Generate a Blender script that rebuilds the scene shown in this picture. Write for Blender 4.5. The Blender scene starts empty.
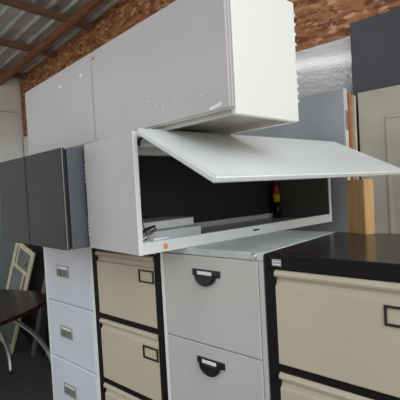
import bpy, bmesh, math, random
from mathutils import Vector, Matrix
random.seed(4)
SC = bpy.context.scene
COL = SC.collection

# ------------------------------------------------------------------ camera
cd = bpy.data.cameras.new('camera'); cam = bpy.data.objects.new('camera', cd); COL.objects.link(cam)
cd.sensor_fit = 'HORIZONTAL'; cd.sensor_width = 36.0; cd.lens = 36.0 * 394.3 / 400.0
cd.clip_start = 0.05; cd.clip_end = 200
cr = Vector((0.750, 0.660, -0.055)).normalized(); cf = Vector((-0.661, 0.749, -0.029)).normalized()
cu = cr.cross(cf).normalized(); cr = cf.cross(cu).normalized()
M = Matrix((cr, cu, -cf)).transposed().to_4x4(); M.translation = Vector((0.666, -1.035, 1.5313))
cam.matrix_world = M
SC.camera = cam
SC.view_settings.view_transform = 'Standard'; SC.view_settings.look = 'None'
SC.view_settings.gamma = 1.0; SC.view_settings.use_curve_mapping = False
SC.view_settings.exposure = -0.22

# ------------------------------------------------------------------ daylight through the open front and right side
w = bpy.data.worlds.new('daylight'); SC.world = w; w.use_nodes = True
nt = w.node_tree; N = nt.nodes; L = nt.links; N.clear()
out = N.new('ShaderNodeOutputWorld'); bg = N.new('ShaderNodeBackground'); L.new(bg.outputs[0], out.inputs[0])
tc = N.new('ShaderNodeTexCoord'); sp = N.new('ShaderNodeSeparateXYZ'); L.new(tc.outputs['Generated'], sp.inputs[0])
def ramp(src, stops):
    r = N.new('ShaderNodeValToRGB'); L.new(src, r.inputs[0]); e = r.color_ramp.elements
    while len(e) < len(stops): e.new(0.5)
    for k, (p, c) in zip(e, stops): k.position = p; k.color = (*c, 1)
    return r.outputs[0]
def madd(src, a, b):
    m = N.new('ShaderNodeMath'); m.operation = 'MULTIPLY_ADD'; L.new(src, m.inputs[0]); m.inputs[1].default_value = a; m.inputs[2].default_value = b; return m.outputs[0]
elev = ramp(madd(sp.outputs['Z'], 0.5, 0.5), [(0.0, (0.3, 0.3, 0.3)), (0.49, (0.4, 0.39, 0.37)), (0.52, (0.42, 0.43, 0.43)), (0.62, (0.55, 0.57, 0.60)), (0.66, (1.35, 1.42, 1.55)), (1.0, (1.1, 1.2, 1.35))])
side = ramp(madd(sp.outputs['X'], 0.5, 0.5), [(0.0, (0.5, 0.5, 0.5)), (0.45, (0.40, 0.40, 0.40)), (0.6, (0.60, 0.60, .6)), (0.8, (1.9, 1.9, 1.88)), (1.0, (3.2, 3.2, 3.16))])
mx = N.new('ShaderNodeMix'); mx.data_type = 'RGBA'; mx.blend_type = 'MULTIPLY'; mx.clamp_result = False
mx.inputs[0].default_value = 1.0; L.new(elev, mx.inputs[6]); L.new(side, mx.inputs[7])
# narrow bright sky band low at front left, added for the sheet's reflected streak
def mul(a, b):
    m = N.new('ShaderNodeMath'); m.operation = 'MULTIPLY'; L.new(a, m.inputs[0])
    if isinstance(b, float): m.inputs[1].default_value = b
    else: L.new(b, m.inputs[1])
    return m.outputs[0]
g = lambda *st: [(p, (v, v, v)) for p, v in st]
streak_band = mul(mul(mul(ramp(madd(sp.outputs['Z'], 0.5, 0.5), g((0.630, 0), (0.635, 1), (0.639, 1), (0.645, 0))), ramp(madd(sp.outputs['X'], 0.5, 0.5), g((0.05, 0), (0.12, 1), (0.36, 1), (0.42, 0)))),
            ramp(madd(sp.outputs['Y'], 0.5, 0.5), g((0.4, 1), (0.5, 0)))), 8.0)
ad = N.new('ShaderNodeVectorMath'); ad.operation = 'ADD'; L.new(mx.outputs[2], ad.inputs[0]); L.new(streak_band, ad.inputs[1])
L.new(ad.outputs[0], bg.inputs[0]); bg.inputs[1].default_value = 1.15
# the sun stands behind the shed: it lights the yard, which throws light back up under the roof
sd = bpy.data.lights.new('sun', 'SUN'); sd.energy = 2.8; sd.angle = math.radians(1.0); sd.color = (1.0, 0.96, 0.9)
so = bpy.data.objects.new('sun', sd); COL.objects.link(so); so.rotation_euler = Vector((-0.45, 0.62, 0.9)).to_track_quat('Z', 'Y').to_euler(); so.location = (-3, 6, 9)

# ------------------------------------------------------------------ materials
def lin(c):
    return tuple(((v/255)/12.92 if v/255 <= 0.04045 else ((v/255+0.055)/1.055)**2.4) for v in c)
def mat(name, col, rough=0.45, metal=0.0, var=0.06, scale=6.0, bump=0.0, bscale=40.0, stretch=(1, 1, 1), col2=None, spots=None, coat=0.0, spec=0.5):
    m = bpy.data.materials.new(name); m.use_nodes = True
    t = m.node_tree; n = t.nodes; l = t.links; b = n['Principled BSDF']
    b.inputs['Roughness'].default_value = rough; b.inputs['Metallic'].default_value = metal
    b.inputs['Specular IOR Level'].default_value = spec; b.inputs['Coat Weight'].default_value = coat
    co = n.new('ShaderNodeTexCoord'); mp = n.new('ShaderNodeMapping'); mp.inputs['Scale'].default_value = stretch
    l.new(co.outputs['Object'], mp.inputs[0])
    nz = n.new('ShaderNodeTexNoise'); nz.inputs['Scale'].default_value = scale; nz.inputs['Detail'].default_value = 6
    l.new(mp.outputs[0], nz.inputs['Vector'])
    a = lin(col); c2 = lin(col2) if col2 else tuple(x*(1-var*2.2) for x in a)
    r = n.new('ShaderNodeValToRGB'); l.new(nz.outputs['Fac'], r.inputs[0])
    r.color_ramp.elements[0].position = 0.32; r.color_ramp.elements[0].color = (*c2, 1)
    r.color_ramp.elements[1].position = 0.62; r.color_ramp.elements[1].color = (*a, 1)
    src = r.outputs[0]
    if spots:       # scuffs: thin stretched marks
        sc_col, sc_scale, thr = spots
        m2 = n.new('ShaderNodeMapping'); m2.inputs['Scale'].default_value = (sc_scale, sc_scale, sc_scale*0.35); m2.inputs['Rotation'].default_value = (0.3, 0.5, 0.2)
        l.new(co.outputs['Object'], m2.inputs[0])
        n2 = n.new('ShaderNodeTexNoise'); n2.inputs['Scale'].default_value = 1.0; n2.inputs['Detail'].default_value = 4; n2.inputs['Distortion'].default_value = 1.2
        l.new(m2.outputs[0], n2.inputs['Vector'])
        r2 = n.new('ShaderNodeValToRGB'); l.new(n2.outputs['Fac'], r2.inputs[0])
        r2.color_ramp.elements[0].position = thr; r2.color_ramp.elements[0].color = (0, 0, 0, 1)
        r2.color_ramp.elements[1].position = thr+0.04; r2.color_ramp.elements[1].color = (1, 1, 1, 1)
        x = n.new('ShaderNodeMix'); x.data_type = 'RGBA'; l.new(r2.outputs[0], x.inputs[0]); l.new(src, x.inputs[6]); x.inputs[7].default_value = (*lin(sc_col), 1)
        src = x.outputs[2]
    l.new(src, b.inputs['Base Color'])
    if bump:
        nb = n.new('ShaderNodeTexNoise'); nb.inputs['Scale'].default_value = bscale; nb.inputs['Detail'].default_value = 4
        l.new(mp.outputs[0], nb.inputs['Vector'])
        bp = n.new('ShaderNodeBump'); bp.inputs['Strength'].default_value = bump; bp.inputs['Distance'].default_value = 0.01
        l.new(nb.outputs['Fac'], bp.inputs['Height']); l.new(bp.outputs[0], b.inputs['Normal'])
    return m
def osb_mat():
    m = bpy.data.materials.new('osb'); m.use_nodes = True
    t = m.node_tree; n = t.nodes; l = t.links; b = n['Principled BSDF']; b.inputs['Roughness'].default_value = 0.75
    co = n.new('ShaderNodeTexCoord')
    # wobble the coordinates so the strands are not straight cells
    wn = n.new('ShaderNodeTexNoise'); wn.inputs['Scale'].default_value = 9; l.new(co.outputs['Object'], wn.inputs['Vector'])
    wm = n.new('ShaderNodeMix'); wm.data_type = 'VECTOR'; wm.inputs[0].default_value = 0.05
    l.new(co.outputs['Object'], wm.inputs[4]); l.new(wn.outputs['Color'], wm.inputs[5])
    cols = []
    for ang, sc in ((0.5, (13, 13, 48)), (-0.85, (15, 15, 56))):
        mp = n.new('ShaderNodeMapping'); mp.inputs['Rotation'].default_value = (0, ang, 0); mp.inputs['Scale'].default_value = sc
        l.new(wm.outputs[1], mp.inputs[0])
        v = n.new('ShaderNodeTexVoronoi'); v.inputs['Scale'].default_value = 1.0; l.new(mp.outputs[0], v.inputs['Vector'])
        r = n.new('ShaderNodeValToRGB'); s = n.new('ShaderNodeSeparateColor'); l.new(v.outputs['Color'], s.inputs[0]); l.new(s.outputs[0], r.inputs[0])
        e = r.color_ramp.elements; e[0].color = (*lin((116, 70, 44)), 1); e[1].color = (*lin((232, 184, 140)), 1)
        k = e.new(0.45); k.color = (*lin((172, 114, 76)), 1); k = e.new(0.8); k.color = (*lin((190, 134, 92)), 1)
        cols.append(r.outputs[0])
    nz = n.new('ShaderNodeTexNoise'); nz.inputs['Scale'].default_value = 14; l.new(co.outputs['Object'], nz.inputs['Vector'])
    rr = n.new('ShaderNodeValToRGB'); l.new(nz.outputs['Fac'], rr.inputs[0]); rr.color_ramp.elements[0].position = 0.45; rr.color_ramp.elements[1].position = 0.55
    x = n.new('ShaderNodeMix'); x.data_type = 'RGBA'; l.new(rr.outputs[0], x.inputs[0]); l.new(cols[0], x.inputs[6]); l.new(cols[1], x.inputs[7])
    l.new(x.outputs[2], b.inputs['Base Color'])
    return m
MT = dict(
    osb=osb_mat(),
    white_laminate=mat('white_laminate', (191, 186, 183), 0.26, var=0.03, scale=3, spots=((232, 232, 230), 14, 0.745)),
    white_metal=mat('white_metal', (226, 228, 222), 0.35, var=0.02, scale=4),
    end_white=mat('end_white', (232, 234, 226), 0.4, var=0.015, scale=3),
    hutch_white=mat('hutch_white', (196, 191, 188), 0.35, var=0.03, scale=5),
    flap_grey=mat('flap_grey', (226, 230, 224), 0.3, var=0.05, scale=5, stretch=(1, .4, 1)),
    black_panel=mat('black_panel', (40, 41, 47), 0.55, var=0.08),
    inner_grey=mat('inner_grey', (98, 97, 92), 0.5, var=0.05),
    shelf_grey=mat('shelf_grey', (170, 175, 172), 0.3, var=0.06),
    graphite=mat('graphite', (56, 55, 57), 0.45, spec=0.2, var=0.10, scale=9, stretch=(1, 1, .5), spots=((78, 76, 78), 10, 0.72)),
    graphite_side=mat('graphite_side', (92, 95, 100), 0.4, var=0.05),
    cab_grey=mat('cab_grey', (196, 194, 188), 0.4, var=0.04, scale=4, bump=0.02),
    cab_blue_grey=mat('cab_blue_grey', (212, 214, 220), 0.4, var=0.03, scale=4),
    cab_top=mat('cab_top', (196, 202, 196), 0.42, var=0.10, scale=14),
    cream=mat('cream', (198, 186, 161), 0.42, var=0.04, scale=3, spots=((190, 176, 150), 9, 0.74)),
    brown_black=mat('brown_black', (24, 18, 20), 0.6, spec=0.2, var=0.1, scale=10),
    black_top=mat('black_top', (44, 36, 36), 0.22, var=0.3, scale=5, stretch=(1, 3, 1), bump=0.05, bscale=9, spots=((80, 74, 70), 6, 0.66)),
    black_plastic=mat('black_plastic', (18, 18, 20), 0.35),
    label_white=mat('label_white', (236, 238, 240), 0.5, var=0.01),
    silver=mat('silver', (190, 190, 186), 0.3, metal=0.85, var=0.05),
    nickel=mat('nickel', (172, 170, 160), 0.35, metal=0.4, var=0.06),
    recess=mat('recess', (120, 118, 108), 0.5),
    orange=mat('orange', (238, 150, 84), 0.6, var=0.05, scale=40),
    red_orange=mat('red_orange', (236, 100, 66), 0.6, var=0.05, scale=40),
    wood_beam=mat('wood_beam', (150, 100, 72), 0.7, var=0.22, scale=5, stretch=(2, 14, 14), bump=0.2),
    wood_dark=mat('wood_dark', (140, 104, 84), 0.8, var=0.2, scale=5, stretch=(14, 2, 14), bump=0.2),
    zinc=mat('zinc', (196, 200, 196), 0.42, metal=0.3, var=0.12, scale=7),
    wall_white=mat('wall_white', (238, 238, 232), 0.5, var=0.04, scale=3),
    green_grey=mat('green_grey', (120, 130, 124), 0.55, var=0.08, scale=4, stretch=(1, 8, .5)),
    glossy_sheet=mat('glossy_sheet', (206, 204, 204), 0.05, var=0.03, scale=3, bump=0.09, bscale=55, coat=1.0, spec=1.0),
    dark_panel=mat('dark_panel', (86, 88, 92), 0.55, var=0.10, scale=6, stretch=(1, 1, .35)),
    grey_board=mat('grey_board', (168, 171, 172), 0.5, var=0.08, scale=5, stretch=(1, 1, .4)),
    old_cream=mat('old_cream', (196, 190, 172), 0.5, var=0.04, scale=3, col2=(176, 168, 150)),
    pale_edge=mat('pale_edge', (214, 214, 208), 0.5),
    brown_edge=mat('brown_edge', (176, 112, 72), 0.7, var=0.1, scale=20),
    pale_wood=mat('pale_wood', (196, 184, 158), 0.6, var=0.1, scale=12),
    card=mat('card', (192, 152, 100), 0.7, var=0.10, scale=8, stretch=(5, 5, .8)),
    floor=mat('floor', (84, 80, 80), 0.85, var=0.18, scale=30, bump=0.2, bscale=120),
    yard=mat('yard', (196, 190, 180), 0.9, var=0.08, scale=2),
    mahogany=mat('mahogany', (52, 26, 26), 0.28, var=0.25, scale=4, stretch=(2, 10, 2), coat=0.15, spec=.3),
    tube=mat('tube', (176, 180, 184), 0.28, metal=0.7, var=0.03),
    frame_cream=mat('frame_cream', (214, 202, 166), 0.6, var=0.07, scale=14),
    pane=mat('pane', (120, 126, 118), 0.2, var=0.1),
    dark_brown=mat('dark_brown', (48, 36, 34), 0.5, var=0.15),
    dust_board=mat('dust_board', (112, 104, 98), 0.6, var=0.1),
    yellow=mat('yellow', (214, 170, 40), 0.5), red=mat('red', (190, 60, 40), 0.5),
    rubber=mat('rubber', (30, 30, 30), 0.8), wire=mat('wire', (90, 92, 92), 0.35, metal=0.6), brass=mat('brass', (190, 160, 70), 0.4, metal=0.6),
)

# ------------------------------------------------------------------ builders
def bx(bm, x0, x1, y0, y1, z0, z1, bev=0.0, seg=2):
    vs = [bm.verts.new((x, y, z)) for x in (x0, x1) for y in (y0, y1) for z in (z0, z1)]
    f = [(0, 1, 3, 2), (4, 6, 7, 5), (0, 4, 5, 1), (2, 3, 7, 6), (0, 2, 6, 4), (1, 5, 7, 3)]
    fs = [bm.faces.new([vs[i] for i in q]) for q in f]
    if bev:
        es = list({e for fc in fs for e in fc.edges})
        bmesh.ops.bevel(bm, geom=es, offset=bev, segments=seg, profile=0.5, affect='EDGES')
def prism(bm, pts, d0, d1, axis='y', bev=0.0):
    """polygon in the two other axes, extruded d0..d1 along axis"""
    def P(p, d):
        return {'y': (p[0], d, p[1]), 'x': (d, p[0], p[1]), 'z': (p[0], p[1], d)}[axis]
    a = [bm.verts.new(P(p, d0)) for p in pts]; b = [bm.verts.new(P(p, d1)) for p in pts]
    n = len(pts); fs = [bm.faces.new(a), bm.faces.new(b[::-1])]
    for i in range(n): fs.append(bm.faces.new((a[i], b[i], b[(i+1) % n], a[(i+1) % n])))
    if bev:
        es = list(fs[0].edges) + list(fs[1].edges)
        bmesh.ops.bevel(bm, geom=es, offset=bev, segments=2, affect='EDGES')
def tube(bm, pts, r, seg=10, smooth=4):
    P = [Vector(p) for p in pts]
    if smooth > 1:   # Catmull-Rom
        q = [P[0]] + P + [P[-1]]; o = []
        for i in range(1, len(q)-2):
            for k in range(smooth):
                t = k/smooth; a, b, c, d = q[i-1:i+3]
                o.append(0.5*((2*b)+(c-a)*t+(2*a-5*b+4*c-d)*t*t+(3*b-a-3*c+d)*t**3))
        P = o + [P[-1]]
    rings = []; up = Vector((0.13, 0.31, 0.94)).normalized()
    for i, p in enumerate(P):
        d = (P[min(i+1, len(P)-1)]-P[max(i-1, 0)]).normalized(); s = d.cross(up)
        if s.length < .01: s = d.orthogonal()
        s.normalize(); u = s.cross(d)
        rings.append([bm.verts.new(p + r*(s*math.cos(a)+u*math.sin(a))) for a in [2*math.pi*k/seg for k in range(seg)]])
    for A, B in zip(rings, rings[1:]):
        for k in range(seg): bm.faces.new((A[k], A[(k+1) % seg], B[(k+1) % seg], B[k]))
    bm.faces.new(rings[0][::-1]); bm.faces.new(rings[-1])
def obj(name, bm, m, parent=None, smooth=False, loc=None, rot=None):
    bmesh.ops.recalc_face_normals(bm, faces=bm.faces[:])
    me = bpy.data.meshes.new(name); bm.to_mesh(me); bm.free(); me.materials.append(MT[m])
    if smooth:
        for p in me.polygons: p.use_smooth = True
    o = bpy.data.objects.new(name, me); COL.objects.link(o)
    if parent: o.parent = parent
    if loc: o.location = loc
    if rot: o.rotation_euler = rot
    return o
def box(name, m, parent, *a, bev=0.0, seg=2, **k):
    bm = bmesh.new(); bx(bm, *a, bev=bev, seg=seg); return obj(name, bm, m, parent, **k)
def tag(o, label, cat, group=None, kind=None):
    o['label'] = label; o['category'] = cat
    if group: o['group'] = group
    if kind: o['kind'] = kind
    return o
def thing(name, label, cat, loc=(0, 0, 0), rz=0.0, group=None, rot=None):
    o = bpy.data.objects.new(name, None); COL.objects.link(o); o.location = loc; o.empty_display_size = 0.1
    o.rotation_euler = rot if rot else (0, 0, rz)
    return tag(o, label, cat, group)
def struct(name, m, *a, **k):
    o = box(name, m, None, *a, **k); o['kind'] = 'structure'; return o
def copy_tree(src, loc, rz):
    r = src.copy(); COL.objects.link(r); r.location = loc; r.rotation_euler = (0, 0, rz)
    def rec(s, d):
        for ch in [c for c in COL.objects if c.parent == s]:
            c = ch.copy(); COL.objects.link(c); c.parent = d; rec(ch, c)
    rec(src, r); return r

# ------------------------------------------------------------------ the shed
XL = -4.30; YB = 1.30
rz_ = lambda x: 3.19 + 0.115*(x+3.0)         # underside of the roof sheet
struct('floor', 'floor', XL-.05, 3.2, -2.2, YB+.02, -0.1, 0.0)
o = struct('ground', 'yard', -25, 25, -30, 25, -0.3, -0.101)
bm = bmesh.new(); prism(bm, [(XL-0.05, 0), (3.2, 0), (3.2, rz_(3.2)+.02), (XL-0.05, rz_(XL-.05)+.02)], YB, YB+0.018, 'y')
o = obj('wall_back', bm, 'osb'); o['kind'] = 'structure'
bm = bmesh.new()
zt = rz_(XL-0.02)+.018
for y0, y1 in ((-3.0, -1.83), (-1.822, -0.60), (-0.592, 0.62), (0.628, YB-.03)):
    for z0, z1 in ((0, 1.38), (1.386, 2.603), (2.609, zt)):
        bx(bm, XL-0.03, XL, y0, y1, z0, z1, bev=0.003, seg=1)
bx(bm, XL-0.045, XL-0.03, -3, YB, 0, zt)
o = obj('wall_left', bm, 'wall_white'); o['kind'] = 'structure'
# corrugated roof sheet, ribs running down the slope
bm = bmesh.new(); prof = []
y = -1.45; pitch = 0.1435; hh = 0.024
y0 = 0.987 - 14*pitch
while y0 < 1.45:
    prof += [(y0-0.024, hh), (y0-0.010, 0.0), (y0+0.010, 0.0), (y0+0.024, hh)]; y0 += pitch
prev = None
XR = 0.62
for x in (XL-0.15, XR):
    row = [bm.verts.new((x, py, rz_(x)+pz)) for py, pz in prof]
    if prev:
        for i in range(len(row)-1): bm.faces.new((prev[i], prev[i+1], row[i+1], row[i]))
    prev = row
o = obj('ceiling', bm, 'zinc'); o['kind'] = 'structure'
md = o.modifiers.new('thick', 'SOLIDIFY'); md.thickness = 0.002; md.offset = 1
# timber: purlins under the sheet, a rafter along the back and one at the open edge
k = 1
for x in (-4.14, -3.42, -2.70, -1.98, -1.26, -0.54, 0.18):
    o = struct('trim_%d' % k, 'wood_dark', x-0.032, x+0.032, -1.03, YB-0.003, rz_(x)-0.058, rz_(x)-0.004, bev=0.003, seg=1); k += 1
for y in (0.995, -0.98):
    bm = bmesh.new(); prism(bm, [(XL+0.003, rz_(XL)-0.130), (XR-.05, rz_(XR-.05)-0.130), (XR-.05, rz_(XR-.05)-0.062), (XL+0.003, rz_(XL)-0.062)], y, y+0.045, 'y')
    o = obj('trim_%d' % k, bm, 'wood_beam'); o['kind'] = 'structure'; k += 1

# ------------------------------------------------------------------ filing cabinets
CW, CD, CH = 0.468, 0.567, 1.32
ZD = [0.979, 0.674, 0.369, 0.064]
def framed_cabinet(x, label, lo=0.012, top='black_top'):
    """cream drawers in a near-black carcass"""
    t = thing('filing_cabinet', label, 'filing cabinet', (x, 0, 0)); e = 0.0015
    bm = bmesh.new()
    bx(bm, e, 0.036, 0, CD, 0.0, CH-0.046, bev=0.002); bx(bm, CW-0.036, CW-e, 0, CD, 0.0, CH-0.046, bev=0.002)
    bx(bm, 0.036, CW-0.036, CD-0.01, CD, 0.0, CH-0.046)
    bx(bm, 0.036, CW-0.036, 0.002, CD-.01, 0.0, 0.060)
    for z in ZD[:3]: bx(bm, 0.036, CW-0.036, 0.002, CD-0.011, z-0.020, z)
    obj('carcass', bm, 'brown_black', t)
    bm = bmesh.new(); bx(bm, e, CW-e, 0, CD, CH-0.046, CH-0.001, bev=0.003); tp = obj('top', bm, 'brown_black', t)
    box('top_surface', top, tp, e+.004, CW-e-.004, 0.004, CD-.004, CH-.002, CH)
    tops = [CH-0.046] + [z-0.020 for z in ZD[:3]]; bots = ZD[:3] + [0.060]
    for zt_, zb_ in zip(tops, bots):
        # profile of the drawer front: rolled pull lip at the top, groove, flat face
        pr = [(0.35, zb_+.002), (0.004, zb_+.002), (0.0, zb_+.006), (0.0, zt_-0.052), (0.007, zt_-0.046), (0.010, zt_-0.034), (0.006, zt_-0.026), (-0.004, zt_-0.021), (-0.006, zt_-0.014), (-0.004, zt_-0.006), (0.003, zt_-0.002), (0.35, zt_-.002)]
        bm = bmesh.new(); prism(bm, pr, 0.038, CW-0.038, 'x')
        d = obj('drawer', bm, 'cream', t)
        bm = bmesh.new(); a, b, z1, z0 = 0.338+lo, 0.428+lo, zt_-0.060, zt_-0.112; q = 0.006
        bx(bm, a, b, -0.005, 0.001, z1-q, z1); bx(bm, a, b, -0.005, 0.001, z0, z0+q)
        bx(bm, a, a+q, -0.005, 0.001, z0+q, z1-q); bx(bm, b-q, b, -0.005, 0.001, z0+q, z1-q)
        lf = obj('label_frame', bm, 'black_plastic', d)
        box('catch', 'black_plastic', d, 0.039, 0.047, -0.007, 0.0, zt_-0.030, zt_-0.020, bev=0.002)
    return t
A0, B0, C0, D0 = -1.4105, -0.942, -0.4695, 0.0
cabD = framed_cabinet(D0+.001, 'large black and cream filing cabinet nearest the right edge, cardboard block on its scuffed top')
bm = bmesh.new(); bx(bm, 0.030, 0.062, -0.002, 0, CH-0.036, CH-0.014, bev=0.001, seg=1); bd = obj('badge', bm, 'nickel', cabD)
bm = bmesh.new()
for z in (CH-0.0215, CH-0.030): bx(bm, 0.033, 0.059, -0.003, -0.0015, z-0.0015, z+0.0015)
obj('badge_lettering', bm, 'label_white', bd)
cabB = framed_cabinet(B0, 'black and cream filing cabinet directly under the end of the open white cabinet', lo=0.0, top='brown_black')
bm = bmesh.new(); bmesh.ops.create_cone(bm, cap_ends=True, segments=20, radius1=0.010, radius2=0.008, depth=0.008, matrix=Matrix.Translation((0.447, -0.004, CH-0.028)) @ Matrix.Rotation(math.pi/2, 4, 'X'))
obj('lock', bm, 'silver', cabB)

def plain_cabinet(x, label, m, topm, kind):
    t = thing('filing_cabinet', label, 'filing cabinet', (x, 0, 0)); e = 0.0015
    bm = bmesh.new(); p = 0.018
    bx(bm, e, p, 0, CD, 0, CH-.026, bev=0.002); bx(bm, CW-p, CW-e, 0, CD, 0, CH-.026, bev=0.002)
    bx(bm, p, CW-p, CD-0.01, CD, 0, CH-.026); bx(bm, p, CW-p, 0.004, CD-.01, 0, 0.055)
    obj('carcass', bm, 'end_white' if kind == 'slot' else m, t)
    if kind == 'cup': box('post_strip', 'end_white', t, e, p+.001, -0.002, 0, 0, CH-.027)  # whiter strip over the front of the left post
    bm = bmesh.new(); bx(bm, e, CW-e, 0, CD, CH-0.0255, CH, bev=0.003); obj('top', bm, topm, t)
    tops = [CH-0.027] + [z-0.003 for z in ZD[:3]]; bots = ZD[:3] + [0.058]
    for zt_, zb_ in zip(tops, bots):
        bm = bmesh.new(); bx(bm, p+0.002, CW-p-0.002, -0.003, 0.35, zb_, zt_, bev=0.003 if kind == 'cup' else 0.007, seg=3)
        d = obj('drawer', bm, m, t)
        if kind == 'cup':
            z1 = zt_-0.046; z0 = z1-0.024
            bm = bmesh.new(); bx(bm, 0.172, 0.298, -0.008, -0.002, z0, z1, bev=0.002)
            # bowl of the pull: half disc deepening outwards
            pts = [(0.235+0.045*math.cos(a), z0+0.004+0.036*math.sin(a)) for a in [math.pi+math.pi*i/14 for i in range(15)]]
            prism(bm, pts, -0.022, -0.002, 'y', bev=0.004)
            h = obj('handle', bm, 'black_plastic', d)
            box('label_card', 'label_white', h, 0.198, 0.262, -0.0095, -0.008, z0+0.006, z1-0.006)
        else:
            z1 = zt_-0.118; z0 = z1-0.060
            bm = bmesh.new(); a, b = 0.143, 0.256; q = 0.006
            bx(bm, a, b, -0.007, -0.002, z1-q, z1); bx(bm, a, b, -0.007, -0.002, z0, z0+q)
            bx(bm, a, a+q, -0.007, -0.002, z0+q, z1-q); bx(bm, b-q, b, -0.007, -0.002, z0+q, z1-q)
            bx(bm, a+q, b-q, -0.006, -0.002, z1-0.022, z1-0.017)
            h = obj('handle', bm, 'nickel', d)
            box('label_card', 'label_white', h, a+q, b-q, -0.0045, -0.003, z1-0.017, z1-q)
            bm = bmesh.new(); bx(bm, a+q, b-q, -0.0045, -0.003, z0+q, z1-0.022); bx(bm, a+0.02, a+0.035, -0.008, -0.0045, z0+0.008, z1-0.024, bev=0.001)
            obj('finger_recess', bm, 'recess', h)
    return t
cabC = plain_cabinet(C0, 'plain light grey filing cabinet with black cup handles, between the two cream ones', 'cab_grey', 'cab_top', 'cup')
bm = bmesh.new()
for r, d, yy in ((0.013, 0.005, -0.0025), (0.009, 0.005, -0.006)):
    bmesh.ops.create_cone(bm, cap_ends=True, segments=24, radius1=r, radius2=r*.85, depth=d, matrix=Matrix.Translation((0.434, yy, CH-0.014)) @ Matrix.Rotation(math.pi/2, 4, 'X'))
obj('lock', bm, 'silver', cabC)
cabA = plain_cabinet(A0, 'narrow-looking pale grey filing cabinet at the left end, with metal label holders', 'cab_blue_grey', 'cab_blue_grey', 'slot')

# ------------------------------------------------------------------ open wall cabinet lying across the filing cabinets
H = thing('open_cabinet', 'long white cabinet with its flap raised, lying across the filing cabinet tops', 'cabinet', (-0.346, -0.206, CH), math.radians(-7.54))
HW, HH, HL, TH = 0.363, 0.4105, 1.190, 0.018
bm = bmesh.new(); bx(bm, -HW, 0, 0, TH, 0, HH, bev=0.003); obj('end_panel', bm, 'hutch_white', H)
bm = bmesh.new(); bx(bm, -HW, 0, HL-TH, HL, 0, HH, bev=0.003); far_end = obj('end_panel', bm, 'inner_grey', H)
box('edge_strip', 'end_white', [c for c in COL.objects if c.parent == H][0], 0.0, 0.0025, 0.0, TH, 0.0, HH, bev=.001, seg=1)
box('rear_strip', 'rubber', H, -HW-0.014, -HW-.0002, 0.004, 0.30, 0.002, HH-.004)
box('edge_strip', 'white_metal', far_end, -0.004, 0.002, HL-TH, HL, 0.0, HH)
bm = bmesh.new(); bx(bm, -HW, 0, TH, HL-TH, HH-TH, HH); obj('top_panel', bm, 'hutch_white', H)
bm = bmesh.new(); bx(bm, -HW, -0.012, TH, HL-TH, 0.004, 0.020); obj('bottom_panel', bm, 'shelf_grey', H)
bm = bmesh.new(); bx(bm, -HW, -HW+0.010, TH, HL-TH, 0.020, HH-TH); bk = obj('back_panel', bm, 'black_panel', H)
bm = bmesh.new(); bx(bm, -HW+0.010, -HW+0.022, TH, HL-TH, 0.020, 0.046, bev=0.002); obj('back_rail', bm, 'white_metal', H)
bm = bmesh.new(); bx(bm, -0.012, 0.001, TH, HL-TH, 0.0, 0.041, bev=0.002); lip = obj('front_rail', bm, 'white_metal', H)
bm = bmesh.new(); bx(bm, -0.050, -0.022, TH, HL-TH, HH-0.048, HH-TH, bev=0.002); bx(bm, -0.10, -0.06, TH, HL-TH, HH-0.070, HH-TH-.01, bev=0.002)
obj('top_rail', bm, 'white_metal', H)
bm = bmesh.new(); bx(bm, -0.040, -0.026, TH, TH+0.006, 0.33, 0.385); tube(bm, [(-0.033, TH+.012, 0.375), (0.03, 0.030, 0.392)], 0.004, 8, 1); bx(bm, -0.033, -0.005, TH+0.006, TH+0.018, 0.365, 0.385, bev=0.002)
obj('hinge_arm', bm, 'black_plastic', H)
def disc(name, m, parent, loc, r, rot, t=0.0012):
    bm = bmesh.new(); bmesh.ops.create_cone(bm, cap_ends=True, segments=24, radius1=r, radius2=r, depth=t)
    return obj(name, bm, m, parent, loc=loc, rot=rot)
disc('price_sticker', 'orange', lip, (0.002, 0.108, 0.019), 0.010, (0, math.pi/2, 0))
bm = bmesh.new(); bx(bm, 0.001, 0.0022, 0.565, 0.605, 0.019, 0.026, bev=0.0005, seg=1); obj('badge', bm, 'black_plastic', lip)
for i in range(5):        # row of hooks on the rear edge of the near end
    for z in (0.05, 0.26): box('hanging_hook', 'pale_edge', H, -HW-0.004, -HW, 0.0005, 0.0045, z+i*0.016, z+0.008+i*0.016)
# the flap: a thin steel tray hinged along the top, its free edge propped on the cardboard block
bm = bmesh.new()
a0, z0, a1, z1 = 0.033, 0.417, 0.386, 0.240
dv = Vector((a1-a0, z1-z0)).normalized(); nv = Vector((dv.y, -dv.x))*-1
if nv.y > 0: nv = -nv
def fp(s, t): return (a0+dv.x*s+nv.x*t, z0+dv.y*s+nv.y*t)
LN = math.hypot(a1-a0, z1-z0); T_ = 0.021
prism(bm, [fp(0, 0), fp(LN, 0), fp(LN, T_), fp(0, T_)], -0.001, HL+0.001, 'y', bev=0)
bmesh.ops.bevel(bm, geom=bm.edges[:], offset=0.005, segments=3, affect='EDGES')
flap = obj('flap_door', bm, 'flap_grey', H)
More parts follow.
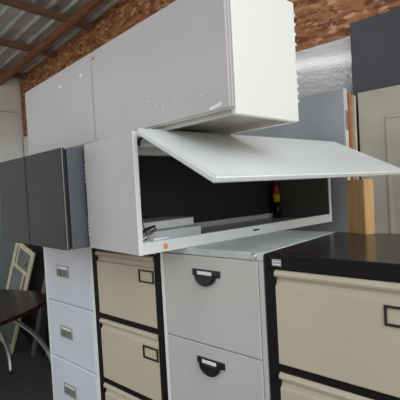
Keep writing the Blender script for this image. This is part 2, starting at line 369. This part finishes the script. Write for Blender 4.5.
# things inside it
def hl(a, b, z=0.021):   # local point of the open cabinet -> world
    c, s = math.cos(math.radians(-7.54)), math.sin(math.radians(-7.54))
    return (-0.346 + a*c - b*s, -0.206 + a*s + b*c, CH+z)
def book(label, w_, d_, h_, loc, rz, m='cab_top'):
    t = thing('binder', label, 'binder', loc, rz, group='binders lying in the open cabinet')
    bm = bmesh.new(); bx(bm, 0, w_, 0, d_, 0, 0.003, bev=.001, seg=1); bx(bm, 0, w_, 0, d_, h_-0.003, h_, bev=.001, seg=1); bx(bm, 0, 0.003, 0, d_, 0.003, h_-.003)
    obj('cover', bm, m, t)
    box('pages', 'label_white', t, 0.004, w_-0.002, 0.004, d_-0.004, 0.0032, h_-0.0032)
    return t
rzh = math.radians(-7.54)
book('pale grey flat binder at the bottom of the pair inside the open cabinet', 0.21, 0.32, 0.040, hl(-0.325, 0.060), rzh)
book('pale grey flat binder lying on top of another inside the open cabinet', 0.19, 0.31, 0.034, hl(-0.330, 0.055, 0.0615), rzh+.02)
t = thing('wire_bracket', 'bent grey metal bracket with wires beside the binders in the open cabinet', 'bracket', hl(-0.085, 0.03), rzh)
bm = bmesh.new(); tube(bm, [(-0.02, 0.0, 0.012), (0.0, 0.05, 0.050), (-0.02, 0.11, 0.060)], 0.005, 8, 5); obj('dark_arm', bm, 'rubber', t, True)
bm = bmesh.new(); tube(bm, [(0.01, -0.002, 0.004), (0.03, 0.045, 0.034), (0.0, 0.10, 0.052)], 0.005, 8, 5); obj('bright_arm', bm, 'silver', t, True)
bm = bmesh.new(); tube(bm, [(0.0, 0.01, 0.07), (-0.02, 0.05, 0.085), (0.0, 0.06, 0.030), (0.02, 0.03, 0.01), (0.01, 0.0, 0.04)], 0.0025, 6, 6); obj('wire', bm, 'wire', t, True)
t = thing('white_block', 'small white block behind the front lip of the open cabinet', 'block', hl(-0.05, 0.075), rzh)
bm = bmesh.new(); bx(bm, 0, 0.03, 0, 0.065, 0, 0.028, bev=0.002); bx(bm, -0.02, 0, -0.02, 0.03, 0, 0.018, bev=0.002); obj('block_body', bm, 'label_white', t)
t = thing('spray_can', 'small red and yellow can at the back corner of the open cabinet', 'can', hl(-0.305, 1.125), rzh)
bm = bmesh.new(); bmesh.ops.create_cone(bm, cap_ends=True, segments=20, radius1=0.020, radius2=0.020, depth=0.09, matrix=Matrix.Translation((0, 0, 0.045))); obj('can_base', bm, 'black_plastic', t, True)
bm = bmesh.new(); bmesh.ops.create_cone(bm, cap_ends=True, segments=20, radius1=0.0203, radius2=0.0203, depth=0.045, matrix=Matrix.Translation((0, 0, 0.1126))); obj('can_body', bm, 'yellow', t, True)
bm = bmesh.new(); bmesh.ops.create_cone(bm, cap_ends=True, segments=20, radius1=0.019, radius2=0.012, depth=0.05, matrix=Matrix.Translation((0, 0, 0.161))); obj('cap', bm, 'red', t, True)

# ------------------------------------------------------------------ two white wall cabinets end to end on top
def white_unit(label, loc, w_, seams):
    t = thing('wall_cabinet', label, 'cabinet', loc, math.radians(-5.88), group='white wall cabinets stacked on top')
    d_, h_ = 0.329, 0.3865; e = 0.001
    bm = bmesh.new(); F = 0.022
    bx(bm, -w_+e, -w_+0.018, F, d_, 0, h_, bev=0.002)
    bx(bm, -w_+0.018, -0.018, F, d_, h_-0.018, h_); bx(bm, -w_+0.018, -0.018, F+.002, d_-0.03, 0.022, 0.038)
    bx(bm, -w_+0.018, -0.018, d_-0.012, d_, 0.0, h_-0.018); bx(bm, -w_+0.018, -0.018, d_-0.03, d_-.012, 0.0, 0.038)
    bx(bm, -w_+0.018, -0.018, F, F+0.012, 0.0, 0.022, bev=.002)
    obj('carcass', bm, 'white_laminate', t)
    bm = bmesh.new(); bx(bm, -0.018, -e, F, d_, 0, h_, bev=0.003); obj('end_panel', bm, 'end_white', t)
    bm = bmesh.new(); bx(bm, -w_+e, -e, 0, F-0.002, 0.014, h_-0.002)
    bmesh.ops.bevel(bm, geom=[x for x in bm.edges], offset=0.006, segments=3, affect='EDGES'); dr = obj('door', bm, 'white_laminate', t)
    if seams:
        bm = bmesh.new(); bx(bm, -seams-.0006, -seams+.0006, -0.0008, 0.001, 0.02, h_-.008); obj('door_seam', bm, 'hutch_white', dr)
    for z in (0.345, 0.315, 0.283, 0.250, 0.17, 0.145, 0.115, 0.09, 0.065): box('hanging_hook', 'white_metal', t, -0.012, -0.004, d_, d_+0.012, z, z+0.010, bev=0.001, seg=1)
    return t, dr
zT = CH+0.4117
T1, d1 = white_unit('big white wall cabinet on top nearest the camera, orange sticker at its upper left', (0.026, -0.161, zT), 0.759, 0.262)
ct, st = math.cos(math.radians(-5.88)), math.sin(math.radians(-5.88))
T2, d2 = white_unit('farther white wall cabinet on top, with two small screw anchors in its face', (0.026-0.7605*ct, -0.161-0.7605*st, zT), 0.769, None)
bm = bmesh.new(); bmesh.ops.create_cone(bm, cap_ends=True, segments=24, radius1=0.008, radius2=0.008, depth=0.0012); obj('price_sticker', bm, 'red_orange', d1, loc=(-0.738, -0.0008, 0.352), rot=(math.pi/2, 0, 0))
for a, z in ((-0.31, 0.31), (-0.095, 0.31)):
    bm = bmesh.new(); bmesh.ops.create_cone(bm, cap_ends=True, segments=16, radius1=0.008, radius2=0.004, depth=0.006); obj('screw_anchor', bm, 'label_white', d2, loc=(a, -0.002, z), rot=(math.pi/2, 0, 0))
bm = bmesh.new()
for a0_, z0_, a1_, z1_, h_ in ((-0.083, 0.021, -0.035, 0.028, 0.011),):
    prism(bm, [(a0_, z0_), (a1_, z1_), (a1_, z1_+h_), (a0_, z0_+h_*.7)], -0.0008, 0.001, 'y')
obj('tape_remnant', bm, 'label_white', d1)
for xa, za, xb, zb, hw in ((-0.576, 0.280, -0.525, 0.287, .0012), (-0.456, 0.262, -0.425, 0.260, .0010), (-0.392, 0.104, -0.363, 0.107, .0014), (-0.353, 0.086, -0.322, 0.087, .0010), (-0.303, 0.083, -0.301, 0.050, .0012), (-0.243, 0.109, -0.242, 0.074, .0012), (-0.134, 0.071, -0.104, 0.071, .0016), (-0.70, 0.30, -0.70, 0.285, .001)):
    dx_, dz_ = xb-xa, zb-za; l_ = math.hypot(dx_, dz_); nx, nz = -dz_/l_*hw, dx_/l_*hw
    bm = bmesh.new(); prism(bm, [(xa, za), ((xa+xb)/2+nx*1.6, (za+zb)/2+nz*1.6), (xb, zb), ((xa+xb)/2-nx, (za+zb)/2-nz)], -0.0004, 0.0005, 'y'); obj('scuff_mark', bm, 'pale_edge', d1)

# ------------------------------------------------------------------ two dark wall cabinets at the left
def dark_unit(label, loc, w_):
    t = thing('wall_cabinet', label, 'cabinet', loc, math.radians(-3.79), group='dark wall cabinets')
    d_, h_ = 0.30, 0.3975; e = 0.002
    box('carcass', 'graphite_side', t, -w_+e, -e, 0.026, d_, 0, h_, bev=0.003)
    box('gap_fill', 'black_plastic', t, -w_+e+.008, -e-.008, 0.016, 0.0265, 0.008, h_-0.008)  # black filler, the dark of the door gap put in as colour
    bm = bmesh.new(); bx(bm, -w_+e, -e, 0.0, 0.0165, 0.0, h_, bev=0.003); obj('door', bm, 'graphite', t)
    box('edge_highlight', 'silver', t, -e, -e+.001, 0.003, 0.006, 0.004, h_-.004)  # thin silver strip painting in the highlight along the door's right edge
    return t
cD, sD = math.cos(math.radians(-3.79)), math.sin(math.radians(-3.79))
dark_unit('dark grey wall cabinet next to the end of the open white cabinet', (-0.728, -0.245, CH), 0.3515)
dark_unit('leftmost dark grey wall cabinet, at the left edge of the photo', (-0.728-0.3585*cD, -0.245-0.3585*sD, CH), 0.345)

# ------------------------------------------------------------------ cardboard block
t = thing('cardboard_block', 'upright tan cardboard block standing on the black filing cabinet top under the flap corner', 'block', (0.144, 0.497, CH))
bm = bmesh.new(); prism(bm, [(0, 0), (0.022, 0.043), (-0.060, 0.081), (-0.082, 0.038)], 0, 0.212, 'z', bev=0.0)
bmesh.ops.bevel(bm, geom=bm.edges[:], offset=0.002, segments=2, affect='EDGES')
obj('block_body', bm, 'card', t)

# ------------------------------------------------------------------ sheets and doors standing against the back wall
def sheet(name, m, label, cat, x0, x1, y0, y1, z1, bev=0.002, z0=0.0):
    o = box(name, m, None, x0, x1, y0, y1, z0, z1, bev=bev); return tag(o, label, cat)
sheet('plastic_sheet', 'glossy_sheet', 'glossy white wrinkled sheet against the chipboard wall, left of the dark panel', 'sheet', -1.05, -0.10, 1.262, 1.274, 2.351)
sheet('panel_board', 'dark_panel', 'tall dark grey panel at the upper right, in front of the chipboard wall', 'panel', -0.141, 0.60, 1.222, 1.246, 2.405)
t = thing('door_leaf', 'grey door leaf with a white edge standing behind the open white cabinet', 'door', (-0.124, 1.045, 0))
box('leaf', 'grey_board', t, -0.76, -0.004, 0, 0.042, 0, 2.017, bev=0.002)
box('edge_strip', 'pale_edge', t, -0.004, 0.0, 0, 0.042, 0, 2.017)
box('hinge', 'silver', t, 0.0, 0.003, 0.004, 0.034, 1.80, 1.90, bev=0.001)
tag(box('wooden_board', 'brown_edge', None, -0.80, -0.112, 1.092, 1.112, 0, 2.00, bev=0.002), 'thin orange-brown board whose edge shows beside the grey door leaf', 'board')
tag(box('wooden_board', 'pale_wood', None, -0.80, -0.098, 1.118, 1.142, 0, 1.985, bev=0.002), 'pale wooden board whose edge shows just left of the cream door', 'board')
t = thing('door_leaf', 'stained off-white panelled door leaf at the right edge below the dark panel', 'door', (-0.092, 1.155, 0))
bm = bmesh.new(); bx(bm, 0, 0.76, 0, 0.045, 0, 1.999, bev=0.002)
obj('leaf', bm, 'old_cream', t)
bm = bmesh.new()
for x0, x1 in ((0.135, 0.36), (0.42, 0.64)):
    for z0, z1 in ((0.2, 0.95), (1.08, 1.86)):
        bx(bm, x0, x1, -0.004, 0.0, z1-0.02, z1, bev=.003); bx(bm, x0, x1, -0.004, 0.0, z0, z0+0.02, bev=.003); bx(bm, x0, x0+0.02, -0.004, 0, z0+.02, z1-.02, bev=.003); bx(bm, x1-0.02, x1, -0.004, 0, z0+.02, z1-.02, bev=.003)
obj('panel_moulding', bm, 'old_cream', t)
sheet('white_board', 'wall_white', 'white board standing in the far left corner under the chipboard', 'board', -4.27, -3.3, 1.262, 1.285, 2.30)
sheet('grey_sheet', 'green_grey', 'green-grey sheet leaning on the left wall below the dark cabinets', 'sheet', -4.28, -4.262, -0.4, 1.22, 1.95)

# ------------------------------------------------------------------ table with arched tube legs
t = thing('table', 'dark mahogany table with rounded end and arched silver legs at the lower left', 'table', (-2.8, 0.0, 0))
pts = [(-2.04, -.01), (-2.10, .147), (-2.214, .37), (-2.27, .43), (-2.37, .485), (-2.50, .525), (-2.63, .535), (-2.82, .475), (-3.035, .386), (-3.45, .20), (-3.75, -.05), (-3.80, -.35), (-3.6, -.62), (-3.2, -.85), (-2.7, -.95), (-2.2, -.85), (-1.95, -.65), (-1.88, -.45), (-1.95, -.163)]
bm = bmesh.new(); prism(bm, [(x+2.8, y) for x, y in pts], 0.702, 0.730, 'z', bev=0.006); obj('table_top', bm, 'mahogany', t)
def leg(p):
    bm = bmesh.new(); tube(bm, [(x+2.8, y, z) for x, y, z in p], 0.018, 12, 6); l_ = obj('leg', bm, 'tube', t, True)
    x, y, z = p[-1]; bm = bmesh.new(); bmesh.ops.create_cone(bm, cap_ends=True, segments=16, radius1=0.022, radius2=0.02, depth=0.012, matrix=Matrix.Translation((x+2.8, y, 0.006))); obj('foot', bm, 'rubber', l_)
leg([(-3.02, .20, .695), (-2.86, .33, .545), (-2.705, .40, .475), (-2.446, .42, .405), (-2.249, .43, .27), (-2.13, .43, .012)])
leg([(-3.55, .20, .695), (-3.32, .35, .46), (-3.137, .40, .333), (-2.989, .40, .181), (-2.914, .382, .012)])
leg([(-2.9, -.3, .695), (-2.6, -.5, .45), (-2.35, -.62, .25), (-2.3, -.68, .012)])
leg([(-3.1, -.3, .695), (-3.25, -.45, .45), (-3.4, -.55, .25), (-3.45, -.6, .012)])

# ------------------------------------------------------------------ cream window frame and dark boards leaning in the corner
t = thing('window_frame', 'old cream wooden window frame leaning behind the dark table', 'window frame', (-3.345, 0.57, 0.0), rot=(math.radians(-7.5), math.radians(18), 0))
FW, FH = 0.38, 1.06
bm = bmesh.new(); q = 0.045
bx(bm, -FW, -FW+q, 0, 0.018, 0, FH, bev=.002); bx(bm, -q, 0, 0, 0.018, 0, FH, bev=.002)
bx(bm, -FW+q, -q, 0, 0.018, FH-q, FH, bev=.002); bx(bm, -FW+q, -q, 0, 0.018, 0, 0.06, bev=.002)
obj('outer_frame', bm, 'frame_cream', t)
bm = bmesh.new(); bx(bm, -FW+q, -q, 0.002, 0.016, 0.80, 0.835, bev=.002); bx(bm, -FW+q, -q, 0.002, 0.016, 0.42, 0.455, bev=.002)
obj('glazing_bar', bm, 'frame_cream', t)
bm = bmesh.new(); bx(bm, -FW+q+.030, -FW+q+.052, 0.002, 0.016, 0.835, FH-q, bev=.002); bx(bm, -q-.075, -q-.05, 0.002, 0.016, 0.455, 0.80, bev=.002); obj('sash_rail', bm, 'frame_cream', t)
box('pane', 'pane', t, -FW+q, -q, 0.007, 0.010, 0.06, FH-q)
box('latch', 'brass', t, -0.13, -0.10, -0.01, 0.003, 0.88, 0.93, bev=.003)
def lean(label, x0, x1, y, th_, h_, m, ax, ay):
    t = box('leaning_board', m, None, x0-x1, 0, 0, th_, 0, h_, bev=.002); t.location = (x1, y, 0); t.rotation_euler = (math.radians(ax), math.radians(ay), 0)
    return tag(t, label, 'board')
lean('dark brown board leaning right behind the old cream window frame, nearest of the dark boards', -3.55, -3.05, 0.74, 0.02, 1.12, 'dark_brown', -5, 17)
lean('thin dusty grey board edge leaning among the dark boards behind the table', -3.13, -3.08, 0.66, 0.02, 1.0, 'dust_board', -5, 17)
lean('second dusty grey board edge leaning right, next to the arched table leg', -2.80, -2.75, 0.70, 0.018, 0.85, 'dust_board', -5, 15)
lean('wide dark brown board behind the other dark boards, left of the pale grey filing cabinet', -3.20, -2.50, 0.82, 0.02, 1.25, 'dark_brown', -5, 12)
lean('dark brown board standing in the far corner behind the other leaning boards', -4.15, -3.25, 1.02, 0.02, 1.1, 'dark_brown', -5, 4)
